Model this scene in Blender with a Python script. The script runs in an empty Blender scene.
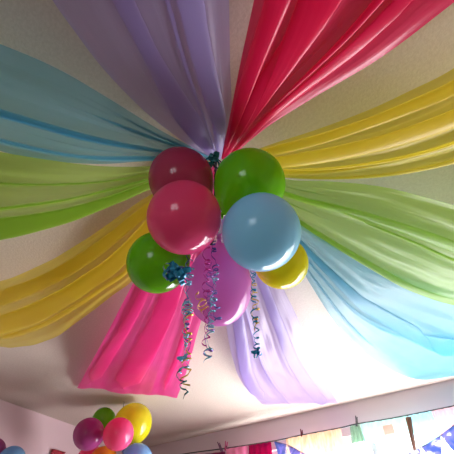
import bpy, bmesh, math, random
from mathutils import Vector, Matrix, noise
sc = bpy.context.scene
C = bpy.context.collection
PI = math.pi
random.seed(7)

# ------------------------------------------------------------------ place
CEIL = 2.6
CAMZ = 1.3
CAM = Vector((3.60, -3.54, CAMZ))          # room: window wall is Y=0, left wall is X=0
FW = Vector((-0.559, 0.829, 0)).normalized()
RT = Vector((FW.y, -FW.x, 0))
S45 = math.sin(math.radians(45))
FOC = 380.0

def ray(u, v):
    dx, dy = (u - 227) / FOC, (227 - v) / FOC
    return RT * dx + FW * ((1 - dy) * S45) + Vector((0, 0, (1 + dy) * S45))
def at_depth(u, v, d): return CAM + ray(u, v) * d
def at_ceil(u, v, h=0.0):
    r = ray(u, v); return CAM + r * ((CEIL - h - CAMZ) / r.z)
def at_fwd(u, v, y):                        # vertical plane at a horizontal distance in front
    r = ray(u, v); return CAM + r * (y / (r.dot(FW)))
def at_wall_y(u, v, Y):
    r = ray(u, v); return CAM + r * ((Y - CAM.y) / r.y)
def at_wall_x(u, v, X):
    r = ray(u, v); return CAM + r * ((X - CAM.x) / r.x)

# ------------------------------------------------------------------ materials
def mat(name, build):
    m = bpy.data.materials.new(name); m.use_nodes = True
    nt = m.node_tree; nt.nodes.clear()
    out = nt.nodes.new('ShaderNodeOutputMaterial')
    sh = build(nt)
    nt.links.new(sh, out.inputs['Surface'])
    return m
def N(nt, t, **kw):
    n = nt.nodes.new(t)
    for k, v in kw.items():
        if k in n.inputs.keys(): n.inputs[k].default_value = v
        else: setattr(n, k, v)
    return n
def col(c): return (c[0], c[1], c[2], 1)
def bump(nt, fac, dist, strength, link):
    b = N(nt, 'ShaderNodeBump'); b.inputs['Distance'].default_value = dist; b.inputs['Strength'].default_value = strength
    nt.links.new(fac, b.inputs['Height'])
    for l in link: nt.links.new(b.outputs[0], l)
    return b

def simple(name, c, rough=.5, noise_amt=.06, scale=12, metallic=0, bumpd=0):
    def f(nt):
        p = N(nt, 'ShaderNodeBsdfPrincipled'); p.inputs['Roughness'].default_value = rough
        p.inputs['Metallic'].default_value = metallic
        tc = N(nt, 'ShaderNodeTexCoord'); nz = N(nt, 'ShaderNodeTexNoise'); nz.inputs['Scale'].default_value = scale
        nt.links.new(tc.outputs['Object'], nz.inputs['Vector'])
        r = N(nt, 'ShaderNodeMixRGB'); r.inputs[1].default_value = col([x * (1 - noise_amt) for x in c]); r.inputs[2].default_value = col([min(1, x * (1 + noise_amt)) for x in c])
        nt.links.new(nz.outputs[0], r.inputs[0]); nt.links.new(r.outputs[0], p.inputs['Base Color'])
        if bumpd: bump(nt, nz.outputs[0], bumpd, 1, [p.inputs['Normal']])
        return p.outputs[0]
    return mat(name, f)

def ceiling_mat():
    def f(nt):
        p = N(nt, 'ShaderNodeBsdfPrincipled'); p.inputs['Roughness'].default_value = .85
        p.inputs['Specular IOR Level'].default_value = .3
        tc = N(nt, 'ShaderNodeTexCoord')
        n1 = N(nt, 'ShaderNodeTexNoise'); n1.inputs['Scale'].default_value = 85; n1.inputs['Detail'].default_value = 3; n1.inputs['Roughness'].default_value = .7
        nt.links.new(tc.outputs['Object'], n1.inputs['Vector'])
        vo = N(nt, 'ShaderNodeTexVoronoi'); vo.inputs['Scale'].default_value = 60
        nt.links.new(tc.outputs['Object'], vo.inputs['Vector'])
        rp = N(nt, 'ShaderNodeValToRGB'); rp.color_ramp.elements[0].position = .40; rp.color_ramp.elements[1].position = .62
        rp.color_ramp.elements[0].color = (.60, .52, .44, 1); rp.color_ramp.elements[1].color = (.66, .58, .50, 1)
        nt.links.new(n1.outputs[0], rp.inputs[0]); nt.links.new(rp.outputs[0], p.inputs['Base Color'])
        bump(nt, n1.outputs[0], .0035, .6, [p.inputs['Normal']])
        return p.outputs[0]
    return mat('ceiling_stipple', f)

def plastic(name, c, c2=None, see=.30, trans=.55, rough=.32):
    """thin translucent party-tablecloth plastic; grain runs along the drape (UV)"""
    def f(nt):
        tc = N(nt, 'ShaderNodeTexCoord')
        mp = N(nt, 'ShaderNodeMapping'); mp.inputs['Scale'].default_value = (18, 1.2, 1)
        nt.links.new(tc.outputs['UV'], mp.inputs['Vector'])
        nz = N(nt, 'ShaderNodeTexNoise'); nz.inputs['Scale'].default_value = 1; nz.inputs['Detail'].default_value = 4; nz.inputs['Distortion'].default_value = .5
        nt.links.new(mp.outputs[0], nz.inputs['Vector'])
        mp2 = N(nt, 'ShaderNodeMapping'); mp2.inputs['Scale'].default_value = (9, 22, 1)
        nt.links.new(tc.outputs['UV'], mp2.inputs['Vector'])
        nz2 = N(nt, 'ShaderNodeTexNoise'); nz2.inputs['Scale'].default_value = 1; nz2.inputs['Detail'].default_value = 2
        nt.links.new(mp2.outputs[0], nz2.inputs['Vector'])
        ad = N(nt, 'ShaderNodeMath', operation='MULTIPLY_ADD'); ad.inputs[1].default_value = .18
        nt.links.new(nz2.outputs[0], ad.inputs[0]); nt.links.new(nz.outputs[0], ad.inputs[2])
        p = N(nt, 'ShaderNodeBsdfPrincipled'); p.inputs['Roughness'].default_value = rough
        p.inputs['Base Color'].default_value = col(c); p.inputs['Specular IOR Level'].default_value = .7
        tr = N(nt, 'ShaderNodeBsdfTranslucent'); tr.inputs[0].default_value = col(c2 or c)
        tp = N(nt, 'ShaderNodeBsdfTransparent'); tp.inputs[0].default_value = col([.35 + .65 * x for x in (c2 or c)])
        bump(nt, ad.outputs[0], .012, .32, [p.inputs['Normal'], tr.inputs['Normal']])
        m1 = N(nt, 'ShaderNodeMixShader'); m1.inputs[0].default_value = trans * .7
        nt.links.new(p.outputs[0], m1.inputs[1]); nt.links.new(tr.outputs[0], m1.inputs[2])
        m2 = N(nt, 'ShaderNodeMixShader'); m2.inputs[0].default_value = see
        nt.links.new(m1.outputs[0], m2.inputs[1]); nt.links.new(tp.outputs[0], m2.inputs[2])
        return m2.outputs[0]
    return mat(name, f)

def latex(name, c, see=.04):
    def f(nt):
        tc = N(nt, 'ShaderNodeTexCoord'); nz = N(nt, 'ShaderNodeTexNoise'); nz.inputs['Scale'].default_value = 5
        nt.links.new(tc.outputs['Object'], nz.inputs['Vector'])
        mx = N(nt, 'ShaderNodeMixRGB'); mx.inputs[1].default_value = col([x * .94 for x in c]); mx.inputs[2].default_value = col([min(1, x * 1.05) for x in c])
        nt.links.new(nz.outputs[0], mx.inputs[0])
        p = N(nt, 'ShaderNodeBsdfPrincipled'); p.inputs['Roughness'].default_value = .13
        p.inputs['Specular IOR Level'].default_value = .6
        nt.links.new(mx.outputs[0], p.inputs['Base Color'])
        tr = N(nt, 'ShaderNodeBsdfTranslucent'); nt.links.new(mx.outputs[0], tr.inputs[0])
        tp = N(nt, 'ShaderNodeBsdfTransparent'); tp.inputs[0].default_value = col([.3 + .7 * x for x in c])
        m1 = N(nt, 'ShaderNodeMixShader'); m1.inputs[0].default_value = .35
        nt.links.new(p.outputs[0], m1.inputs[1]); nt.links.new(tr.outputs[0], m1.inputs[2])
        m2 = N(nt, 'ShaderNodeMixShader'); m2.inputs[0].default_value = see
        nt.links.new(m1.outputs[0], m2.inputs[1]); nt.links.new(tp.outputs[0], m2.inputs[2])
        return m2.outputs[0]
    return mat(name, f)

def sheer(name, c, see=.45, bars=None, c2=None):
    def f(nt):
        tc = N(nt, 'ShaderNodeTexCoord')
        mp = N(nt, 'ShaderNodeMapping'); mp.inputs['Scale'].default_value = (45, 3, 1)
        nt.links.new(tc.outputs['UV'], mp.inputs['Vector'])
        nz = N(nt, 'ShaderNodeTexNoise'); nz.inputs['Scale'].default_value = .6
        nt.links.new(mp.outputs[0], nz.inputs['Vector'])
        mx = N(nt, 'ShaderNodeMixRGB'); mx.inputs[1].default_value = col(c); mx.inputs[2].default_value = col(c2 or [min(1, x * 1.3) for x in c])
        nt.links.new(nz.outputs[0], mx.inputs[0])
        d = N(nt, 'ShaderNodeBsdfDiffuse'); nt.links.new(mx.outputs[0], d.inputs[0])
        tr = N(nt, 'ShaderNodeBsdfTranslucent'); nt.links.new(mx.outputs[0], tr.inputs[0])
        tp = N(nt, 'ShaderNodeBsdfTransparent'); nt.links.new(mx.outputs[0], tp.inputs[0])
        m1 = N(nt, 'ShaderNodeMixShader'); m1.inputs[0].default_value = .55
        nt.links.new(d.outputs[0], m1.inputs[1]); nt.links.new(tr.outputs[0], m1.inputs[2])
        m2 = N(nt, 'ShaderNodeMixShader'); m2.inputs[0].default_value = see
        nt.links.new(m1.outputs[0], m2.inputs[1]); nt.links.new(tp.outputs[0], m2.inputs[2])
        return m2.outputs[0]
    return mat(name, f)

def pennant_mat():
    def f(nt):
        tc = N(nt, 'ShaderNodeTexCoord')
        nz = N(nt, 'ShaderNodeTexNoise'); nz.inputs['Scale'].default_value = 9; nz.inputs['Distortion'].default_value = 1.2
        nt.links.new(tc.outputs['Object'], nz.inputs['Vector'])
        rp = N(nt, 'ShaderNodeValToRGB'); e = rp.color_ramp.elements
        e[0].position = .42; e[0].color = (.24, .32, .66, 1); e[1].position = .50; e[1].color = (.42, .42, .80, 1)
        x = e.new(.58); x.color = (.45, .42, .82, 1); x = e.new(.60); x.color = (.95, .95, .97, 1)
        nt.links.new(nz.outputs[0], rp.inputs[0])
        d = N(nt, 'ShaderNodeBsdfDiffuse'); nt.links.new(rp.outputs[0], d.inputs[0])
        tr = N(nt, 'ShaderNodeBsdfTranslucent'); nt.links.new(rp.outputs[0], tr.inputs[0])
        m1 = N(nt, 'ShaderNodeMixShader'); m1.inputs[0].default_value = .4
        nt.links.new(d.outputs[0], m1.inputs[1]); nt.links.new(tr.outputs[0], m1.inputs[2])
        return m1.outputs[0]
    return mat('pennant_print', f)

def carpet_mat(): return simple('carpet', (.13, .10, .08), .95, .2, 150, 0, .004)

M = dict(
    ceiling=ceiling_mat(), wall=simple('wall_paint', (.72, .54, .57), .8, .03, 3), wwall=simple('window_wall_paint', (.70, .62, .66), .8, .03, 3),
    floor=carpet_mat(), far=simple('tan_wall_paint', (.42, .32, .22), .85, .03, 3), white=simple('white_trim', (.82, .82, .80), .4), wire=simple('wire_metal', (.07, .08, .08), .4, .1, 40, .6),
    dark=simple('dark_cord', (.02, .03, .03), .5), glass=None,
)
def glassf(nt):
    t = N(nt, 'ShaderNodeBsdfTransparent'); t.inputs[0].default_value = (.96, .98, .98, 1)
    g = N(nt, 'ShaderNodeBsdfGlossy'); g.inputs['Roughness'].default_value = .02
    nz = N(nt, 'ShaderNodeTexNoise'); nz.inputs['Scale'].default_value = 3
    b = N(nt, 'ShaderNodeBump'); b.inputs['Strength'].default_value = .02; nt.links.new(nz.outputs[0], b.inputs['Height']); nt.links.new(b.outputs[0], g.inputs['Normal'])
    m = N(nt, 'ShaderNodeMixShader'); m.inputs[0].default_value = .06
    nt.links.new(t.outputs[0], m.inputs[1]); nt.links.new(g.outputs[0], m.inputs[2]); return m.outputs[0]
M['glass'] = mat('window_glass', glassf)

# ------------------------------------------------------------------ object helpers
def link(name, me, material, parent=None, smooth=True):
    o = bpy.data.objects.new(name, me); C.objects.link(o)
    if material: me.materials.append(material)
    if smooth:
        for p in me.polygons: p.use_smooth = True
    if parent:
        o.parent = parent
        o.matrix_parent_inverse = Matrix.Translation(-parent.location) if parent.location.length else Matrix()
    return o
def tag(o, label, cat, group=None):
    o['label'] = label; o['category'] = cat
    if group: o['group'] = group
    return o
def struct(o, label=None):
    o['kind'] = 'structure'
    if label: o['label'] = label
    return o
def grid_mesh(name, rows, uvs=None, flip=False):
    nr, nc = len(rows), len(rows[0])
    vs = [tuple(p) for r in rows for p in r]
    fs = []
    for i in range(nr - 1):
        for j in range(nc - 1):
            a = i * nc + j
            f = (a, a + 1, a + nc + 1, a + nc)
            fs.append(f[::-1] if flip else f)
    me = bpy.data.meshes.new(name); me.from_pydata(vs, [], fs)
    uv = me.uv_layers.new(name='UVMap')
    for poly in me.polygons:
        for li in poly.loop_indices:
            vi = me.loops[li].vertex_index
            i, j = divmod(vi, nc)
            uv.data[li].uv = uvs[i][j] if uvs else (j / (nc - 1), i / (nr - 1))
    me.update(); return me
def bm_mesh(name, bm):
    me = bpy.data.meshes.new(name); bmesh.ops.recalc_face_normals(bm, faces=bm.faces); bm.to_mesh(me); bm.free(); return me
def box(bm, x0, x1, y0, y1, z0, z1, bev=0):
    r = bmesh.ops.create_cube(bm, size=1)
    for v in r['verts']:
        v.co = Vector(((x0 + x1) / 2 + v.co.x * (x1 - x0), (y0 + y1) / 2 + v.co.y * (y1 - y0), (z0 + z1) / 2 + v.co.z * (z1 - z0)))
def tube(bm, pts, r, n=8, radii=None):
    rings = []
    up = Vector((0, 0, 1))
    for i, p in enumerate(pts):
        t = (pts[min(i + 1, len(pts) - 1)] - pts[max(i - 1, 0)]).normalized()
        a = t.cross(up if abs(t.z) < .95 else Vector((1, 0, 0))).normalized(); b = t.cross(a)
        rr = radii[i] if radii else r
        rings.append([bm.verts.new(p + (a * math.cos(2 * PI * k / n) + b * math.sin(2 * PI * k / n)) * rr) for k in range(n)])
    for i in range(len(rings) - 1):
        for k in range(n):
            bm.faces.new((rings[i][k], rings[i][(k + 1) % n], rings[i + 1][(k + 1) % n], rings[i + 1][k]))
    bm.faces.new(rings[0][::-1]); bm.faces.new(rings[-1])
def cr(pts, n):
    """catmull-rom through pts, n samples"""
    out = []; m = len(pts) - 1
    for i in range(n):
        s = i / (n - 1) * m; k = min(int(s), m - 1); f = s - k
        p0, p1, p2, p3 = pts[max(k - 1, 0)], pts[k], pts[k + 1], pts[min(k + 2, m)]
        out.append(.5 * ((2 * p1) + (p2 - p0) * f + (2 * p0 - 5 * p1 + 4 * p2 - p3) * f * f + (3 * p1 - p0 - 3 * p2 + p3) * f ** 3))
    return out
def arcresample(pts, n):
    d = [0]
    for i in range(1, len(pts)): d.append(d[-1] + (pts[i] - pts[i - 1]).length)
    out = []; k = 0
    for i in range(n):
        s = d[-1] * i / (n - 1)
        while k < len(d) - 2 and d[k + 1] < s: k += 1
        f = (s - d[k]) / max(1e-9, d[k + 1] - d[k]); out.append(pts[k].lerp(pts[k + 1], min(1, f)))
    return out

# ------------------------------------------------------------------ room shell
RX, RY = 6.1, -5.6
def plane_obj(name, bm, m, label): return struct(link(name, bm_mesh(name, bm), m, smooth=False), label)
b = bmesh.new(); box(b, -.12, RX + .12, RY - .12, .12, CEIL, CEIL + .12); plane_obj('ceiling', b, M['ceiling'], 'pale stippled plaster ceiling behind the drapes')
b = bmesh.new(); box(b, -.12, RX + .12, RY - .12, .12, -.1, 0); plane_obj('floor', b, M['floor'], 'beige carpet floor')
b = bmesh.new(); box(b, -.12, 0, RY - .12, .12, 0, CEIL); plane_obj('wall_left', b, M['wall'], 'pale pink wall at the lower left')
b = bmesh.new(); box(b, RX, RX + .12, RY - .12, .12, 0, CEIL); plane_obj('wall_right', b, M['far'], 'pale wall to the right')
def wall_with_hole(name, y0, y1, hx0, hx1, hz0, hz1, m, label):
    b = bmesh.new()
    box(b, 0, hx0, y0, y1, 0, CEIL); box(b, hx1, RX, y0, y1, 0, CEIL)
    box(b, hx0, hx1, y0, y1, 0, hz0); box(b, hx0, hx1, y0, y1, hz1, CEIL)
    plane_obj(name, b, m, label)
WX0, WX1, WZ0, WZ1 = 1.55, 4.85, .85, 2.335
BX0, BX1, BZ0, BZ1 = 3.1, 4.1, 1.0, 1.95
wall_with_hole('wall_window', 0, .12, WX0, WX1, WZ0, WZ1, M['wwall'], 'pale wall above the bright window')
wall_with_hole('wall_back', RY - .12, RY, BX0, BX1, BZ0, BZ1, M['far'], 'wall behind the viewer')
def window(name, x0, x1, z0, z1, y0, y1, nm, label):
    b = bmesh.new(); w = .05
    box(b, x0, x1, y0, y1, z0, z0 + w); box(b, x0, x1, y0, y1, z1 - w, z1); box(b, x0, x0 + w, y0, y1, z0 + w, z1 - w); box(b, x1 - w, x1, y0, y1, z0 + w, z1 - w)
    for k in range(1, nm):
        x = x0 + (x1 - x0) * k / nm; box(b, x - .02, x + .02, y0, y1, z0 + w, z1 - w)
    f = struct(link(name, bm_mesh(name, b), M['white'], smooth=False), label)
    b = bmesh.new(); ym = (y0 + y1) / 2; box(b, x0 + w, x1 - w, ym - .003, ym + .003, z0 + w, z1 - w)
    link('window_pane', bm_mesh('pane', b), M['glass'], f, smooth=False)
window('window_1', WX0, WX1, WZ0, WZ1, .04, .09, 3, 'wide bright white framed window behind the hanging cloths')
window('window_2', BX0, BX1, BZ0, BZ1, RY - .09, RY - .04, 2, 'window in the wall behind the viewer')
for nm_, bx in (('baseboard_left', (0, .015, RY, 0)), ('baseboard_right', (RX - .015, RX, RY, 0)), ('baseboard_window', (.015, RX - .015, -.015, 0)), ('baseboard_back', (.015, RX - .015, RY, RY + .015))):
    b = bmesh.new(); box(b, bx[0], bx[1], bx[2], bx[3], 0, .09); plane_obj(nm_, b, M['white'], 'white baseboard')

# ------------------------------------------------------------------ drapes
CEN = at_ceil(216, 158, .05)
CXY = Vector((CEN.x, CEN.y))
def edge(px, R, S, h0=.05, hang=0, ext=True, p=1.0):
    """edge of a swag: h is depth below the ceiling as a function of radius from the gather"""
    def H(r):
        q = min(1, max(0, r / R)); return h0 * (1 - q) + S * 4 * (q ** p) * (1 - q ** p) + .004
    out = []
    for (u, v) in px:
        rr = ray(u, v); lo, hi = .2, (CEIL - CAMZ) / rr.z
        # first crossing walking up the ray
        n = 400; t = hi
        for i in range(n):
            tt = lo + (hi - lo) * i / (n - 1); P = CAM + rr * tt
            if P.z + H((Vector((P.x, P.y)) - CXY).length) - CEIL >= 0: t = tt; break
        out.append(CAM + rr * t)
    if ext:
        a = Vector((out[-2].x, out[-2].y)); c = Vector((out[-1].x, out[-1].y)); r1 = (c - CXY).length
        d = ((c - a).normalized() * .5 + (c - CXY).normalized()).normalized()
        L = R - r1
        if L > .1:
            for k in (1, 2, 3):
                q = c + d * L * k / 3
                q.x = min(RX - .03, max(.03, q.x)); q.y = min(-.03, max(RY + .03, q.y))
                out.append(Vector((q.x, q.y, CEIL - H(r1 + L * k / 3))))
    return out

def drape(name, label, group, Lp, Rp, material, seed, pleats, NS=130, NT=240, und=.007, belly=.0, dz=0, hem=None):
    rnd = random.Random(seed)
    n = NS
    A = arcresample(cr(Lp, 200), n); B = arcresample(cr(Rp, 200), n)
    ph = [(rnd.uniform(3, 7), rnd.uniform(0, 6.28), rnd.uniform(.6, 1)), (rnd.uniform(8, 13), rnd.uniform(0, 6.28), .5), (rnd.uniform(17, 26), rnd.uniform(0, 6.28), .22)]
    pleats = list(pleats) + [(rnd.uniform(.08, .92), rnd.uniform(.025, .05), rnd.uniform(2.0, 2.6), .3, rnd.uniform(.02, .12)) for _ in range(9)]
    rows = []; uvs = []
    for i in range(n):
        s = i / (n - 1); a, b_ = A[i], B[i]; w = (b_ - a).length
        row = []; uvr = []
        for j in range(NT):
            t = j / (NT - 1); x = t; z = 0
            for (c, hw0, am, bm_, s1) in pleats:
                cc = c + .03 * math.sin(5 * s + c * 20) + .12 * math.sin(c * 57) * min(s, .6)
                hw = hw0 * (1 + .5 * max(0, 1 - s / .2)); q = (t - cc) / hw
                if abs(q) < 1:
                    fade = 1 if s < s1 else max(0, 1 - (s - s1) / .15)
                    x -= am * fade * hw / PI * math.sin(PI * q)
                    z -= .45 * bm_ * fade * hw * (1 + math.cos(PI * q)) / 2 * (.5 + .5 * min(1, w / .3))
            edgef = min(1, 8 * t, 8 * (1 - t))
            for (f, p_, am) in ph:
                z += am * und * math.sin(f * 2 * t + p_ + .8 * math.sin(2.5 * s + p_)) * edgef * (.25 + min(1, w / .4))
            z -= belly * 4 * t * (1 - t) * math.sin(PI * min(1, s * 1.05))
            P = a.lerp(b_, x)
            zz = P.z + z * w ** .3 + dz * math.sin(PI * s)
            nn = noise.noise(Vector((t * 9 + seed, s * 14, seed * .3))) * .006 * min(1, s * 3)
            P = Vector((P.x, P.y, min(CEIL - .003, zz + nn)))
            if hem:
                q = max(0, (s - .9) / .1)
                P += hem * (q * q) * math.sin(PI * t) * .5
            row.append(P - CEN); uvr.append((t, s))
        rows.append(row); uvs.append(uvr)
    o = link(name, grid_mesh(name, rows, uvs), material)
    o.location = CEN
    tag(o, label, 'drape', group)
    return o

MP = dict(
    pink=plastic('pink_plastic', (.84, .012, .12), (1.0, .05, .25), .16, .6, .28),
    bpink=plastic('hot_pink_plastic', (.92, .06, .34), (1.0, .14, .55), .12, .7, .28),
    yellow=plastic('yellow_plastic', (.84, .69, .07), (1.0, .90, .14), .42, .7),
    green=plastic('green_plastic', (.34, .54, .05), (.60, .84, .20), .50, .7),
    blue=plastic('blue_plastic', (.10, .42, .56), (.46, .80, .94), .44, .7),
    lav=plastic('lavender_plastic', (.50, .42, .72), (.76, .68, .97), .30, .7),
)
G = 'plastic tablecloth drapes swagged from the ceiling gather'
R0 = 2.65
def D(label, kind, L, R, seed, pleats, S=.22, Rl=R0, ext=True, **kw):
    p = kw.pop('p', 1.0); Sr = kw.pop('Sr', S); Rr = kw.pop('Rr', Rl)
    return drape('ceiling_drape', label, G, edge(L, Rl, S, ext=ext, p=p), edge(R, Rr, Sr, ext=ext, p=p), MP[kind], seed, pleats, **kw)

# going clockwise from the top of the picture: (left edge, right edge) seen from below
D('deep pink plastic drape fanning up from the green balloon, between lavender and yellow drapes', 'pink',
  [(221, 157), (227, 130), (232, 105), (242, 55), (254, 0), (266, -60)], [(228, 160), (262, 131), (300, 106), (380, 58), (454, 2), (530, -60)], 3,
  [(.20, .10, 4.0, .6, .5), (.42, .13, 4.2, .5, .8), (.66, .05, 2.8, .9, .3), (.84, .08, 3.6, .6, .28)], und=.012)
D('yellow plastic drape spreading right, between the deep pink and pale green drapes', 'yellow',
  [(226, 160), (275, 143), (320, 128), (370, 109), (410, 91), (454, 68), (520, 20)], [(230, 164), (270, 176), (310, 180), (350, 180), (400, 175), (454, 163), (520, 142)], 5,
  [(.14, .10, 3.6, .5, .9), (.50, .12, 4.4, .5, .9), (.68, .04, 2.6, .9, .4), (.93, .05, 3.2, .4, .6)], S=.20)
D('pale green plastic drape spreading right, below the yellow one and above the blue one', 'green',
  [(228, 163), (285, 179), (330, 181), (390, 188), (454, 205), (510, 224)], [(230, 168), (285, 216), (330, 246), (375, 272), (412, 290), (454, 303), (510, 316)], 8,
  [(.40, .08, 3.8, .5, .9), (.47, .03, 2.6, .9, .9), (.90, .07, 3.2, .4, .9)], S=.24)
D('light blue plastic drape swooping to the lower right, below the pale green one', 'blue',
  [(226, 166), (275, 205), (330, 240), (385, 270), (454, 290), (500, 298)], [(224, 169), (280, 232), (312, 287), (345, 335), (378, 362), (412, 378), (454, 376), (490, 366)], 11,
  [(.46, .09, 4.0, .5, .8), (.62, .05, 3, .8, .7), (.80, .05, 2.6, .6, .4)], S=.22, Rl=2.3)
D('pale lavender plastic drape hanging towards the window, below the yellow balloon', 'lav',
  [(224, 168), (258, 230), (282, 285), (302, 328), (318, 368), (338, 403)], [(218, 168), (218, 240), (224, 310), (232, 356), (243, 384), (262, 404)], 14,
  [(.30, .12, 3.4, .5, .95), (.66, .05, 2.6, .8, .9), (.80, .10, 4.0, .5, .8)], S=.16, Rl=2.55, ext=False)
D('hot pink plastic drape ending above the small balloon bunch, left of the curling ribbons', 'bpink',
  [(218, 168), (214, 230), (206, 300), (196, 338), (187, 370), (177, 398)], [(213, 166), (172, 220), (135, 280), (117, 314), (98, 350), (77, 388)], 17,
  [(.20, .06, 3.0, .8, .8), (.48, .14, 4.4, .5, .8), (.80, .10, 3.6, .6, .8)], S=.16, Rl=2.65, ext=False)
D('yellow plastic drape sagging to the left edge, below the lime green one', 'yellow',
  [(212, 166), (165, 238), (135, 278), (112, 296), (88, 314), (55, 337), (20, 347), (-30, 345)], [(210, 163), (148, 196), (105, 226), (62, 254), (30, 270), (0, 281), (-50, 295)], 20,
  [(.22, .07, 3.0, .6, .9), (.45, .14, 4.4, .5, .9), (.78, .12, 4.0, .4, .9)], S=.26, Sr=.2, Rl=2.3)
D('lime green plastic drape running left, between the blue and yellow drapes', 'green',
  [(209, 163), (150, 187), (118, 202), (75, 220), (30, 233), (0, 240), (-50, 250)], [(208, 159), (150, 166), (100, 166), (50, 160), (0, 152), (-50, 142)], 23,
  [(.16, .14, 4.2, .5, .9), (.40, .04, 2.8, .9, .9), (.58, .03, 2.6, .9, .5)], S=.22)
D('teal blue plastic drape running left, between the lime green and lavender drapes', 'blue',
  [(208, 160), (150, 161), (100, 164), (50, 161), (0, 151), (-50, 138)], [(212, 157), (160, 130), (110, 99), (60, 70), (0, 44), (-50, 25)], 26,
  [(.14, .04, 2.8, .9, .9), (.34, .10, 4.0, .6, .9), (.52, .09, 4.4, .6, .9)], S=.20)
D('mauve lavender plastic drape fanning up, left of the deep pink one', 'lav',
  [(212, 158), (190, 146), (150, 116), (106, 72), (75, 32), (52, 0), (20, -50)], [(222, 158), (231, 118), (230, 60), (229, 0), (228, -50)], 29,
  [(.40, .07, 4.2, .5, .9), (.78, .09, 4.2, .5, .9), (.60, .04, 2.4, .9, .3)], S=.2)

# gather in the middle: screw eye, cord and a crumpled teal foil bow
hook = bpy.data.objects.new('ceiling_hook', None); C.objects.link(hook); hook.location = Vector((CEN.x, CEN.y, CEIL))
tag(hook, 'dark hook and cord holding the middle of the drapes and balloons', 'hook')
b = bmesh.new(); tube(b, [Vector((CEN.x, CEN.y, CEIL - .001)), Vector((CEN.x, CEN.y, CEIL - .05))], .012, 12); link('hook_shank', bm_mesh('shank', b), M['dark'], hook)
b = bmesh.new()
cc = at_depth(216, 222, 1.3)
tube(b, cr([Vector((CEN.x, CEN.y, CEIL - .05)), Vector((CEN.x, CEN.y, CEIL - .15)), at_depth(215, 190, 1.42), cc, at_depth(211, 245, 1.27)], 24), .005, 8)
link('hanging_cord', bm_mesh('cord', b), M['dark'], hook)

def ribbon_mat(name, c, met=.35):
    return simple(name, c, .25, .1, 60, met)
RB = dict(teal=ribbon_mat('teal_ribbon', (.02, .28, .50)), sky=ribbon_mat('sky_ribbon', (.25, .62, .85)), navy=ribbon_mat('navy_ribbon', (.10, .13, .50)),
          gold=ribbon_mat('gold_ribbon', (.90, .60, .10)), orange=ribbon_mat('orange_ribbon', (1, .55, .18)), magenta=ribbon_mat('magenta_ribbon', (.65, .05, .40)),
          violet=ribbon_mat('violet_ribbon', (.40, .18, .65)), dark=ribbon_mat('dark_teal_ribbon', (.02, .16, .18)))
def bow(name, ctr, r, m, seed, label, n=9):
    rnd = random.Random(seed); b = bmesh.new()
    for k in range(n):
        th = rnd.uniform(0, 2 * PI); el = rnd.uniform(-.9, .9)
        d = Vector((math.cos(th) * math.cos(el), math.sin(th) * math.cos(el), math.sin(el)))
        s = d.cross(Vector((rnd.uniform(-1, 1), rnd.uniform(-1, 1), rnd.uniform(-1, 1)))).normalized(); w = d.cross(s)
        L = r * rnd.uniform(.75, 1.15); ww = r * .19; prev = None
        for i in range(17):
            a = 2 * PI * i / 16
            p = ctr + d * L * (1 - math.cos(a)) / 2 + s * L * .33 * math.sin(a)
            v1, v2 = b.verts.new(p + w * ww), b.verts.new(p - w * ww)
            if prev: b.faces.new((prev[0], prev[1], v2, v1))
            prev = (v1, v2)
    r0 = bmesh.ops.create_uvsphere(b, u_segments=10, v_segments=8, radius=r * .25, matrix=Matrix.Translation(ctr))
    o = link(name, bm_mesh(name, b), m)
    return tag(o, label, 'bow')
bow('ribbon_bow', at_depth(214, 160, 1.42), .040, RB['dark'], 4, 'dark teal bow in the gather at the middle of the drapes', 8)

# ------------------------------------------------------------------ balloons
def balloon(u, v, rpx, depth, c, label, group, elong=1.06, toward=None, axis=None, see=.04, cc=None, stretch=1.0, name='balloon'):
    P = at_depth(u, v, depth)
    r = rpx * depth / FOC / stretch
    ax = axis or ((toward - P).normalized() if toward is not None else Vector((0, 0, 1)))   # neck direction
    seg, rg = 48, 36
    me = bpy.data.meshes.new(name); b = bmesh.new(); rings = []
    H = r * elong
    prof = []
    for i in range(rg + 1):
        a = PI * i / rg        # 0 = crown, PI = neck
        z = -math.cos(a); rr = math.sin(a)
        k = max(0, z)
        zz = z * (1 + .10 * k ** 3); rr = rr * (1 - .10 * k ** 2)
        prof.append((rr * r, zz * H))
    prof = prof[1:-1]
    nz = prof[-1][1]
    prof += [(r * .07, nz + r * .05), (r * .055, nz + r * .09)]
    q = Vector((0, 0, 1)).rotation_difference(ax)
    top = b.verts.new(q @ Vector((0, 0, -H)))
    for (rr, zz) in prof:
        rings.append([b.verts.new(q @ Vector((rr * math.cos(2 * PI * k / seg), rr * math.sin(2 * PI * k / seg), zz))) for k in range(seg)])
    for k in range(seg): b.faces.new((top, rings[0][(k + 1) % seg], rings[0][k]))
    for i in range(len(rings) - 1):
        for k in range(seg): b.faces.new((rings[i][k], rings[i][(k + 1) % seg], rings[i + 1][(k + 1) % seg], rings[i + 1][k]))
    b.faces.new(rings[-1])
    bmesh.ops.recalc_face_normals(b, faces=b.faces); b.to_mesh(me); b.free()
    o = link(name, me, c); o.location = P
    tag(o, label, 'balloon', group)
    # knot with rolled lip
    b = bmesh.new(); z0 = prof[-1][1]
    pr = [(.05, 0), (.085, .03), (.075, .07), (.05, .10), (.10, .14), (.12, .17), (.10, .19), (.04, .18)]
    rings = [[b.verts.new(P + q @ Vector((a_ * r * math.cos(2 * PI * k / 16), a_ * r * math.sin(2 * PI * k / 16), z0 + b2 * r))) for k in range(16)] for a_, b2 in pr]
    for i in range(len(rings) - 1):
        for k in range(16): b.faces.new((rings[i][k], rings[i][(k + 1) % 16], rings[i + 1][(k + 1) % 16], rings[i + 1][k]))
    b.faces.new(rings[-1])
    kn = link('balloon_knot', bm_mesh('knot', b), c, o)
    return o
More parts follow.
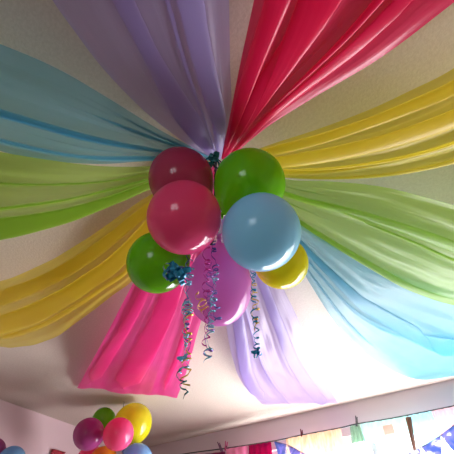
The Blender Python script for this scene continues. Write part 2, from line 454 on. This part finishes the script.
LX = dict(mauve=latex('mauve_latex', (.50, .06, .15)), pink=latex('pink_latex', (.93, .10, .29)), green=latex('green_latex', (.20, .62, .01)), blue=latex('blue_latex', (.36, .72, .90)),
          orchid=latex('orchid_latex', (.80, .28, .72), .14), yellow=latex('yellow_latex', (.85, .80, .02)), orange=latex('orange_latex', (.95, .42, .03)),
          pink2=latex('light_pink_latex', (.92, .12, .32)), purple=latex('purple_latex', (.50, .08, .32)), sky=latex('sky_latex', (.25, .55, .85)))
GB = 'balloons in the big bunch under the ceiling gather'
balloon(181.5, 180, 32, 1.365, LX['mauve'], 'dark mauve balloon at the top left of the big bunch, behind the pink one', GB, toward=cc)
balloon(184.5, 217.5, 37.3, 1.12, LX['pink'], 'pink balloon at the front left of the big bunch', GB, toward=cc, elong=1.0)
balloon(249.5, 184, 35.7, 1.32, LX['green'], 'green balloon at the top right of the big bunch', GB, toward=cc, elong=1.0)
balloon(261, 232, 39.5, 1.11, LX['blue'], 'light blue balloon at the front right of the big bunch', GB, toward=cc, elong=1.0)
balloon(158.5, 262, 31, 1.29, LX['green'], 'green balloon at the lower left of the big bunch, behind the blue bow', GB, toward=cc, elong=1.02)
balloon(219, 286, 33, 1.31, LX['orchid'], 'long orchid purple balloon at the bottom of the big bunch behind ribbons', GB, elong=1.20, axis=(RT * 0 + (-FW + Vector((0, 0, 1)))).normalized())
balloon(280.5, 262, 26.7, 1.34, LX['yellow'], 'yellow balloon tucked behind the light blue one in the big bunch', GB, toward=cc, elong=1.05)

# ------------------------------------------------------------------ curling ribbons
def curl(label, pA, pB, turns, rad, m, seed, width=.0042, uneven=.8, taper=True, n_per=14, group='curling ribbons hanging from the big balloon bunch', straight=None):
    rnd = random.Random(seed)
    n = int(turns * n_per) + 2
    ph = rnd.uniform(0, 6.28); b = bmesh.new(); prev = None
    o1, o2 = rnd.uniform(0, 9), rnd.uniform(0, 9)
    ax = (pB - pA).normalized(); e1 = ax.cross(FW).normalized(); e2 = ax.cross(e1)
    for i in range(n):
        s = i / (n - 1)
        env = (.55 + uneven * noise.noise(Vector((s * 9, o1, 0))) * 1.2 + .35)
        if straight and s < straight: env *= .25 * s / straight + .05
        r = rad * max(.12, env)
        a = ph + 2 * PI * turns * (s + .035 * math.sin(9 * s + o2) + .03 * math.sin(23 * s + o1))
        c = pA.lerp(pB, s) + e1 * rad * .8 * noise.noise(Vector((s * 3.5, o2, 3)))
        c = c + ax * .35 * rad * math.sin(a * .5 + o1)
        d = e1 * math.cos(a) + e2 * math.sin(a)
        p = c + d * r
        w = (ax * .9 + d * .35 * math.sin(3 * a * .3)).normalized() * width / 2
        v1, v2 = b.verts.new(p + w), b.verts.new(p - w)
        if prev: b.faces.new((prev[0], prev[1], v2, v1))
        prev = (v1, v2)
    o = link('curling_ribbon', bm_mesh('curling_ribbon', b), m)
    sm = o.modifiers.new('thick', 'SOLIDIFY'); sm.thickness = .0006
    return tag(o, label, 'ribbon', group)
Y1 = .925
curl('teal curling ribbon hanging below the blue bow at the left', at_fwd(189, 262, Y1), at_fwd(184, 372, Y1), 17, .011, RB['sky'], 1)
curl('navy curling ribbon hanging beside the teal one at the left', at_fwd(188, 250, Y1 + .02), at_fwd(187, 352, Y1 + .02), 12, .009, RB['navy'], 21)
curl('gold curling ribbon with the lowest dangling end at the left', at_fwd(190, 300, Y1 + .01), at_fwd(186, 386, Y1 + .01), 8, .010, RB['gold'], 2)
curl('dark green ribbon tail lowest of all the dangling ends', at_fwd(182, 372, Y1), at_fwd(187, 398, Y1), 2.2, .010, RB['dark'], 3)
curl('short orange ribbon curl on the long orchid balloon', at_fwd(196, 293, Y1 - .01), at_fwd(207, 311, Y1 - .01), 4, .014, RB['orange'], 5)
curl('magenta curling ribbon down the front of the orchid balloon', at_fwd(207, 246, Y1 - .02), at_fwd(205, 345, Y1 - .02), 10, .009, RB['magenta'], 6)
curl('navy curling ribbon hanging between the pink and light blue balloons', at_fwd(214, 232, Y1 - .02), at_fwd(217, 322, Y1 - .02), 15, .010, RB['navy'], 7)
curl('violet curling ribbon ending below the orchid balloon', at_fwd(210, 262, Y1), at_fwd(209, 357, Y1), 13, .010, RB['violet'], 8)
curl('sky blue curling ribbon mixed over the orchid balloon', at_fwd(216, 270, Y1 - .04), at_fwd(208, 361, Y1 - .04), 11, .009, RB['sky'], 9)
curl('blue curling ribbon below the yellow balloon ending in a bow', at_fwd(253, 268, .95), at_fwd(257, 351, .95), 11, .009, RB['teal'], 10)
curl('gold curling ribbon below the yellow balloon', at_fwd(254, 282, .96), at_fwd(256, 330, .96), 6, .010, RB['gold'], 12)
bow('ribbon_bow', at_fwd(177, 272, .80), .036, RB['teal'], 9, 'blue ribbon bow in front of the lower left green balloon', 26)
bow('ribbon_bow', at_fwd(183, 358, Y1), .014, RB['sky'], 12, 'small sky blue bow low on the left ribbons', 8)
bow('ribbon_bow', at_fwd(257, 352, .95), .015, RB['teal'], 15, 'small teal bow at the foot of the right ribbons', 8)

# ------------------------------------------------------------------ second balloon bunch
c2 = at_depth(116, 446, 3.15)
G2 = 'balloons in the small bunch near the corner'
K = 1.07
balloon(104, 420, 12, 3.32, LX['green'], 'small green balloon at the top of the small bunch', G2, toward=c2, stretch=K)
balloon(132.5, 424, 20, 3.22, LX['yellow'], 'yellow balloon at the upper right of the small bunch', G2, toward=c2, stretch=K)
balloon(89, 434, 15.8, 2.92, LX['purple'], 'purple balloon at the left of the small bunch', G2, toward=c2, stretch=K)
balloon(118.5, 434, 16, 2.85, LX['pink2'], 'light pink balloon at the front of the small bunch', G2, toward=c2, stretch=K)
balloon(90, 460, 14, 3.2, LX['pink'], 'deep pink balloon under the purple one in the small bunch', G2, toward=c2, stretch=K)
balloon(103, 462, 15, 2.95, LX['orange'], 'orange balloon at the bottom of the small bunch', G2, toward=c2, stretch=K)
balloon(137, 460, 16, 3.0, LX['sky'], 'light blue balloon at the lower right of the small bunch', G2, toward=c2, stretch=K)
b = bmesh.new(); t0 = Vector((c2.x, c2.y, CEIL - .001)); tube(b, [t0, t0.lerp(c2, .5), c2], .003, 8)
tag(link('hanging_cord', bm_mesh('hanging_cord', b), M['dark']), 'dark cord holding the small balloon bunch to the ceiling', 'cord')
c3 = at_depth(2, 475, 3.2)
balloon(11, 461, 14.5, 3.1, LX['sky'], 'light blue balloon cut off at the bottom left corner of the view', None, toward=c3, stretch=1.1)
balloon(-9, 452, 14.5, 3.2, LX['purple'], 'purple balloon just past the left edge beside a light blue one', None, toward=c3, stretch=1.1)
b = bmesh.new(); t0 = Vector((c3.x, c3.y, CEIL - .001)); tube(b, [t0, t0.lerp(c3, .5), c3], .003, 8)
tag(link('hanging_cord', bm_mesh('hanging_cord', b), M['dark']), 'dark cord holding the balloons at the lower left', 'cord')

# ------------------------------------------------------------------ cloths on the wire in front of the window
YW = -.10
wire_px = [(190, 453), (228, 448), (274, 441), (302, 435), (340, 428), (357, 424), (394, 418), (454, 406), (520, 393)]
wp = [at_wall_y(u, v, YW) for u, v in wire_px]
w0 = Vector((.55, YW, wp[0].z)); w1 = Vector((5.4, YW, wp[-1].z))
b = bmesh.new(); tube(b, cr([w0] + wp + [w1], 60), .006, 8)
wire = tag(link('curtain_wire', bm_mesh('curtain_wire', b), M['wire']), 'thin dark wire stretched across above the bright window', 'wire')
for e in (w0, w1):
    b = bmesh.new(); tube(b, [Vector((e.x, 0, e.z)), Vector((e.x, YW - .012, e.z))], .009, 10); tube(b, [Vector((e.x, -.001, e.z)), Vector((e.x, -.008, e.z))], .025, 14)
    link('wire_bracket', bm_mesh('bracket', b), M['wire'], wire)
def wire_z(x):
    pts = [w0] + wp + [w1]
    for i in range(len(pts) - 1):
        if pts[i].x <= x <= pts[i + 1].x or i == len(pts) - 2:
            f = (x - pts[i].x) / (pts[i + 1].x - pts[i].x); return pts[i].z + f * (pts[i + 1].z - pts[i].z)
def cloth(label, u0, u1, length, m, name='window_cloth', cat='cloth', folds=6, amp=.018, yo=0, taper=1.0, drop=.008, slant=0):
    x0 = at_wall_y(u0, 430, YW).x; x1 = at_wall_y(u1, 430, YW).x
    if u0 < 300:
        x0 = at_wall_y(u0, 446, YW).x; x1 = at_wall_y(u1, 444, YW).x
    rows = []
    for i in range(26):
        s = i / 25; row = []
        for j in range(70):
            t = j / 69; xm = (x0 + x1) / 2
            x = xm + (x0 + (x1 - x0) * t - xm) * (1 + (taper - 1) * s) + slant * s
            z = wire_z(x0 + (x1 - x0) * t) - drop - length * s
            row.append(Vector((x, YW - .012 + yo + amp * math.sin(2 * PI * folds * t + .8 * s) * (.4 + .6 * s), z)))
        rows.append(row)
    o = link(name, grid_mesh(name, rows), m)
    sm = o.modifiers.new('thick', 'SOLIDIFY'); sm.thickness = .0012
    return tag(o, label, cat)
GC = None
cloth('maroon pink folded curtain hanging left on the wire', 249, 272, 1.1, sheer('maroon_cloth', (.46, .02, .15), .05), 'curtain', 'curtain', 4, .016)
cloth('pale pink sheer cloth left of the maroon curtain', 227, 248.5, .9, sheer('pink_sheer', (.90, .42, .58), .25), folds=3, amp=.012)
cloth('dark plum cloth at the left end of the wire', 195, 226, .8, sheer('plum_cloth', (.30, .05, .16), .05), folds=4, amp=.012, drop=.03)
cloth('orange lace cloth hanging right of the small dark clip', 287, 344, .16, sheer('orange_lace', (.85, .48, .25), .35, c2=(1, .95, .85)), folds=6, amp=.010)
cloth('grey green gathered cloth tied up at a nail over the wire', 351, 361, .13, sheer('green_grey_cloth', (.40, .52, .42), .25), folds=3, amp=.014, taper=1.4)
cloth('pale mint sheer cloth right of the tied grey green cloth', 362, 412, .15, sheer('mint_sheer', (.62, .92, .80), .55), folds=5, amp=.010)
cloth('pale sky blue sheer cloth right of the brown strip', 413, 438, .22, sheer('sky_sheer', (.55, .85, 1.0), .5), folds=3, amp=.010)
cloth('pale rose sheer cloth at the right end of the wire', 439, 475, .17, sheer('rose_sheer', (.85, .60, .62), .5), folds=4, amp=.010)
cloth('small dusky rose cloth square in front of the mint sheer', 384, 395, .07, sheer('rust_cloth', (.80, .52, .48), .35), folds=1, amp=.004, yo=-.02, drop=.05)
# brown strip hanging slantwise
p0 = at_wall_y(408, 417, YW - .03); p1 = at_wall_y(415, 452, YW - .03); rows = []
for i in range(16):
    s = i / 15; c_ = p0.lerp(p1, s); w = .022 * (1 - .55 * s)
    rows.append([c_ + Vector((-w + 2 * w * j / 8, .008 * math.cos(PI * j / 4), 0)) for j in range(9)])
o = link('fabric_strip', grid_mesh('fabric_strip', rows), simple('brown_fabric', (.22, .09, .05), .8)); o.modifiers.new('t', 'SOLIDIFY').thickness = .002
tag(o, 'dark brown fabric strip slanting down from the wire over the bright window', 'strip')
# clothes pegs / clips on the wire
def peg(u, v, du, dv, m, label, L=.05):
    P = at_wall_y(u, v, YW)
    P.z = wire_z(P.x)
    e = bpy.data.objects.new('clothes_peg', None); C.objects.link(e); e.location = P
    d = Vector((du, 0, dv)).normalized(); side = Vector((d.z, 0, -d.x))
    for sgn in (-1, 1):
        b = bmesh.new(); pts = [P - d * L * .35 + Vector((0, sgn * .009, 0)), P + Vector((0, sgn * .0115, 0)), P + d * L * .4 + Vector((0, sgn * .012, 0)), P + d * L + Vector((0, sgn * .018, 0))]
        tube(b, cr(pts, 12), .006, 8, radii=[.010 - .0055 * i / 11 for i in range(12)])
        link('peg_arm', bm_mesh('arm', b), m, e)
    b = bmesh.new(); tube(b, [P + d * L * .25 + Vector((0, -.014, 0)), P + d * L * .25 + Vector((0, .014, 0))], .007, 10)
    link('peg_spring', bm_mesh('spring', b), M['wire'], e)
    return tag(e, label, 'clip')
peg(302, 435, 0, 1, simple('dark_red_peg', (.16, .02, .03), .5), 'small dark red clip upright on the wire above the orange lace', .045)
peg(357, 424, .15, 1, simple('grey_peg', (.10, .09, .10), .5), 'small dark clip over the tied grey green cloth', .06)
peg(226, 448, .1, 1, simple('pink_peg', (.45, .08, .20), .5), 'dusky pink clip on the wire at the left of the pale pink cloth', .06)
peg(221, 449, -.5, 1, simple('plum_peg', (.14, .05, .12), .5), 'plum clip leaning left at the edge of the dark plum cloth', .07)

# bunting: one slack string with printed pennants
bun = bpy.data.objects.new('pennant_bunting', None); C.objects.link(bun)
bs = [at_wall_y(274, 441, YW - .015), at_wall_y(290, 446, YW - .06), at_wall_y(306, 454, YW - .10), at_wall_y(350, 467, YW - .12), at_wall_y(392, 462, YW - .12), at_wall_y(414, 451, YW - .11), at_wall_y(434, 440, YW - .10), at_wall_y(454, 425, YW - .09), at_wall_y(475, 406, YW - .04)]
bun.location = bs[0]
tag(bun, 'slack string of blue and white printed pennants across the bright window', 'bunting')
path = arcresample(cr(bs, 200), 240)
b = bmesh.new(); tube(b, path[::3] + [path[-1]], .004, 6)
link('bunting_string', bm_mesh('string', b), simple('bunting_string', (.30, .22, .24), .8), bun)
pm = pennant_mat(); total = sum((path[i + 1] - path[i]).length for i in range(239)); npn = int(total / .165)
for k in range(npn):
    i0 = int(239 * (k + .02) / npn); i1 = int(239 * (k + .98) / npn)
    a, c_ = path[i0], path[i1]; tip = (a + c_) / 2 + Vector((0, -.01, -.20)); rows = []
    for i in range(14):
        s = i / 13; row = []
        for j in range(11):
            t = j / 10; tp_ = path[int(i0 + (i1 - i0) * t)]
            q = tp_.lerp(tip + (tp_ - (a + c_) / 2) * .03, s); q = q + Vector((0, .008 * math.sin(5 * t + 3 * s + k), 0)); row.append(q)
        rows.append(row)
    o = link('pennant', grid_mesh('pennant', rows), pm, bun); o.modifiers.new('t', 'SOLIDIFY').thickness = .0015

# dark red pennant low on the left wall
p_ = at_wall_x(52, 449, .02); q_ = at_wall_x(66, 452, .02)
rows = []
for i in range(12):
    s = i / 11
    row = []
    for j in range(9):
        t = j / 8; top = p_.lerp(q_, t); tip = p_ + Vector((0, .02, -.26))
        r_ = top.lerp(tip, s); r_.x = .02 + .008 * math.sin(6 * t + 2 * s); row.append(r_)
    rows.append(row)
o = link('wall_pennant', grid_mesh('wall_pennant', rows), simple('dark_red_paper', (.35, .02, .04), .6)); o.modifiers.new('t', 'SOLIDIFY').thickness = .002
tag(o, 'dark red pennant on the pink wall between the lower left balloons', 'pennant')

# ------------------------------------------------------------------ lights
def area(name, loc, direction, sx, sy, e, c):
    l = bpy.data.lights.new(name, 'AREA'); l.shape = 'RECTANGLE'; l.size = sx; l.size_y = sy; l.energy = e; l.color = c
    o = bpy.data.objects.new(name, l); C.objects.link(o); o.location = loc
    o.rotation_euler = Vector(direction).to_track_quat('-Z', 'Y').to_euler(); return o
area('window_daylight', ((WX0 + WX1) / 2, .16, (WZ0 + WZ1) / 2), (0, -1, 0.0), WX1 - WX0, WZ1 - WZ0, 128, (1, .98, 1))
area('back_window_daylight', ((BX0 + BX1) / 2, RY - .16, (BZ0 + BZ1) / 2), (0, 1, 0), BX1 - BX0, BZ1 - BZ0, 8.5, (.95, .97, 1))
# added unseen pinkish uplight brightening the ceiling, in place of daylight bounced off the ground
area('added_ceiling_uplight', (3.05, .15, 1.15), (-.05, -.62, 1), 2.6, .5, 100, (1, .90, .95))

w = bpy.data.worlds.new('World'); sc.world = w; w.use_nodes = True
nt = w.node_tree; bg = nt.nodes['Background']; bg.inputs[0].default_value = (.95, .97, 1, 1); bg.inputs[1].default_value = 4.0

cam = bpy.data.cameras.new('Camera'); co = bpy.data.objects.new('Camera', cam); C.objects.link(co)
co.location = CAM; cam.sensor_width = 36; cam.lens = 36 * FOC / 454; cam.clip_start = .01
fwd = (FW * S45 + Vector((0, 0, S45))); upv = (-FW * S45 + Vector((0, 0, S45)))
m3 = Matrix((RT, upv, -fwd)).transposed(); co.rotation_euler = m3.to_euler()
sc.camera = co
sc.view_settings.view_transform = 'Standard'; sc.view_settings.look = 'None'; sc.view_settings.exposure = -0.08; sc.view_settings.gamma = 1; sc.view_settings.use_curve_mapping = False
sc.cycles.max_bounces = 8; sc.cycles.transparent_max_bounces = 16
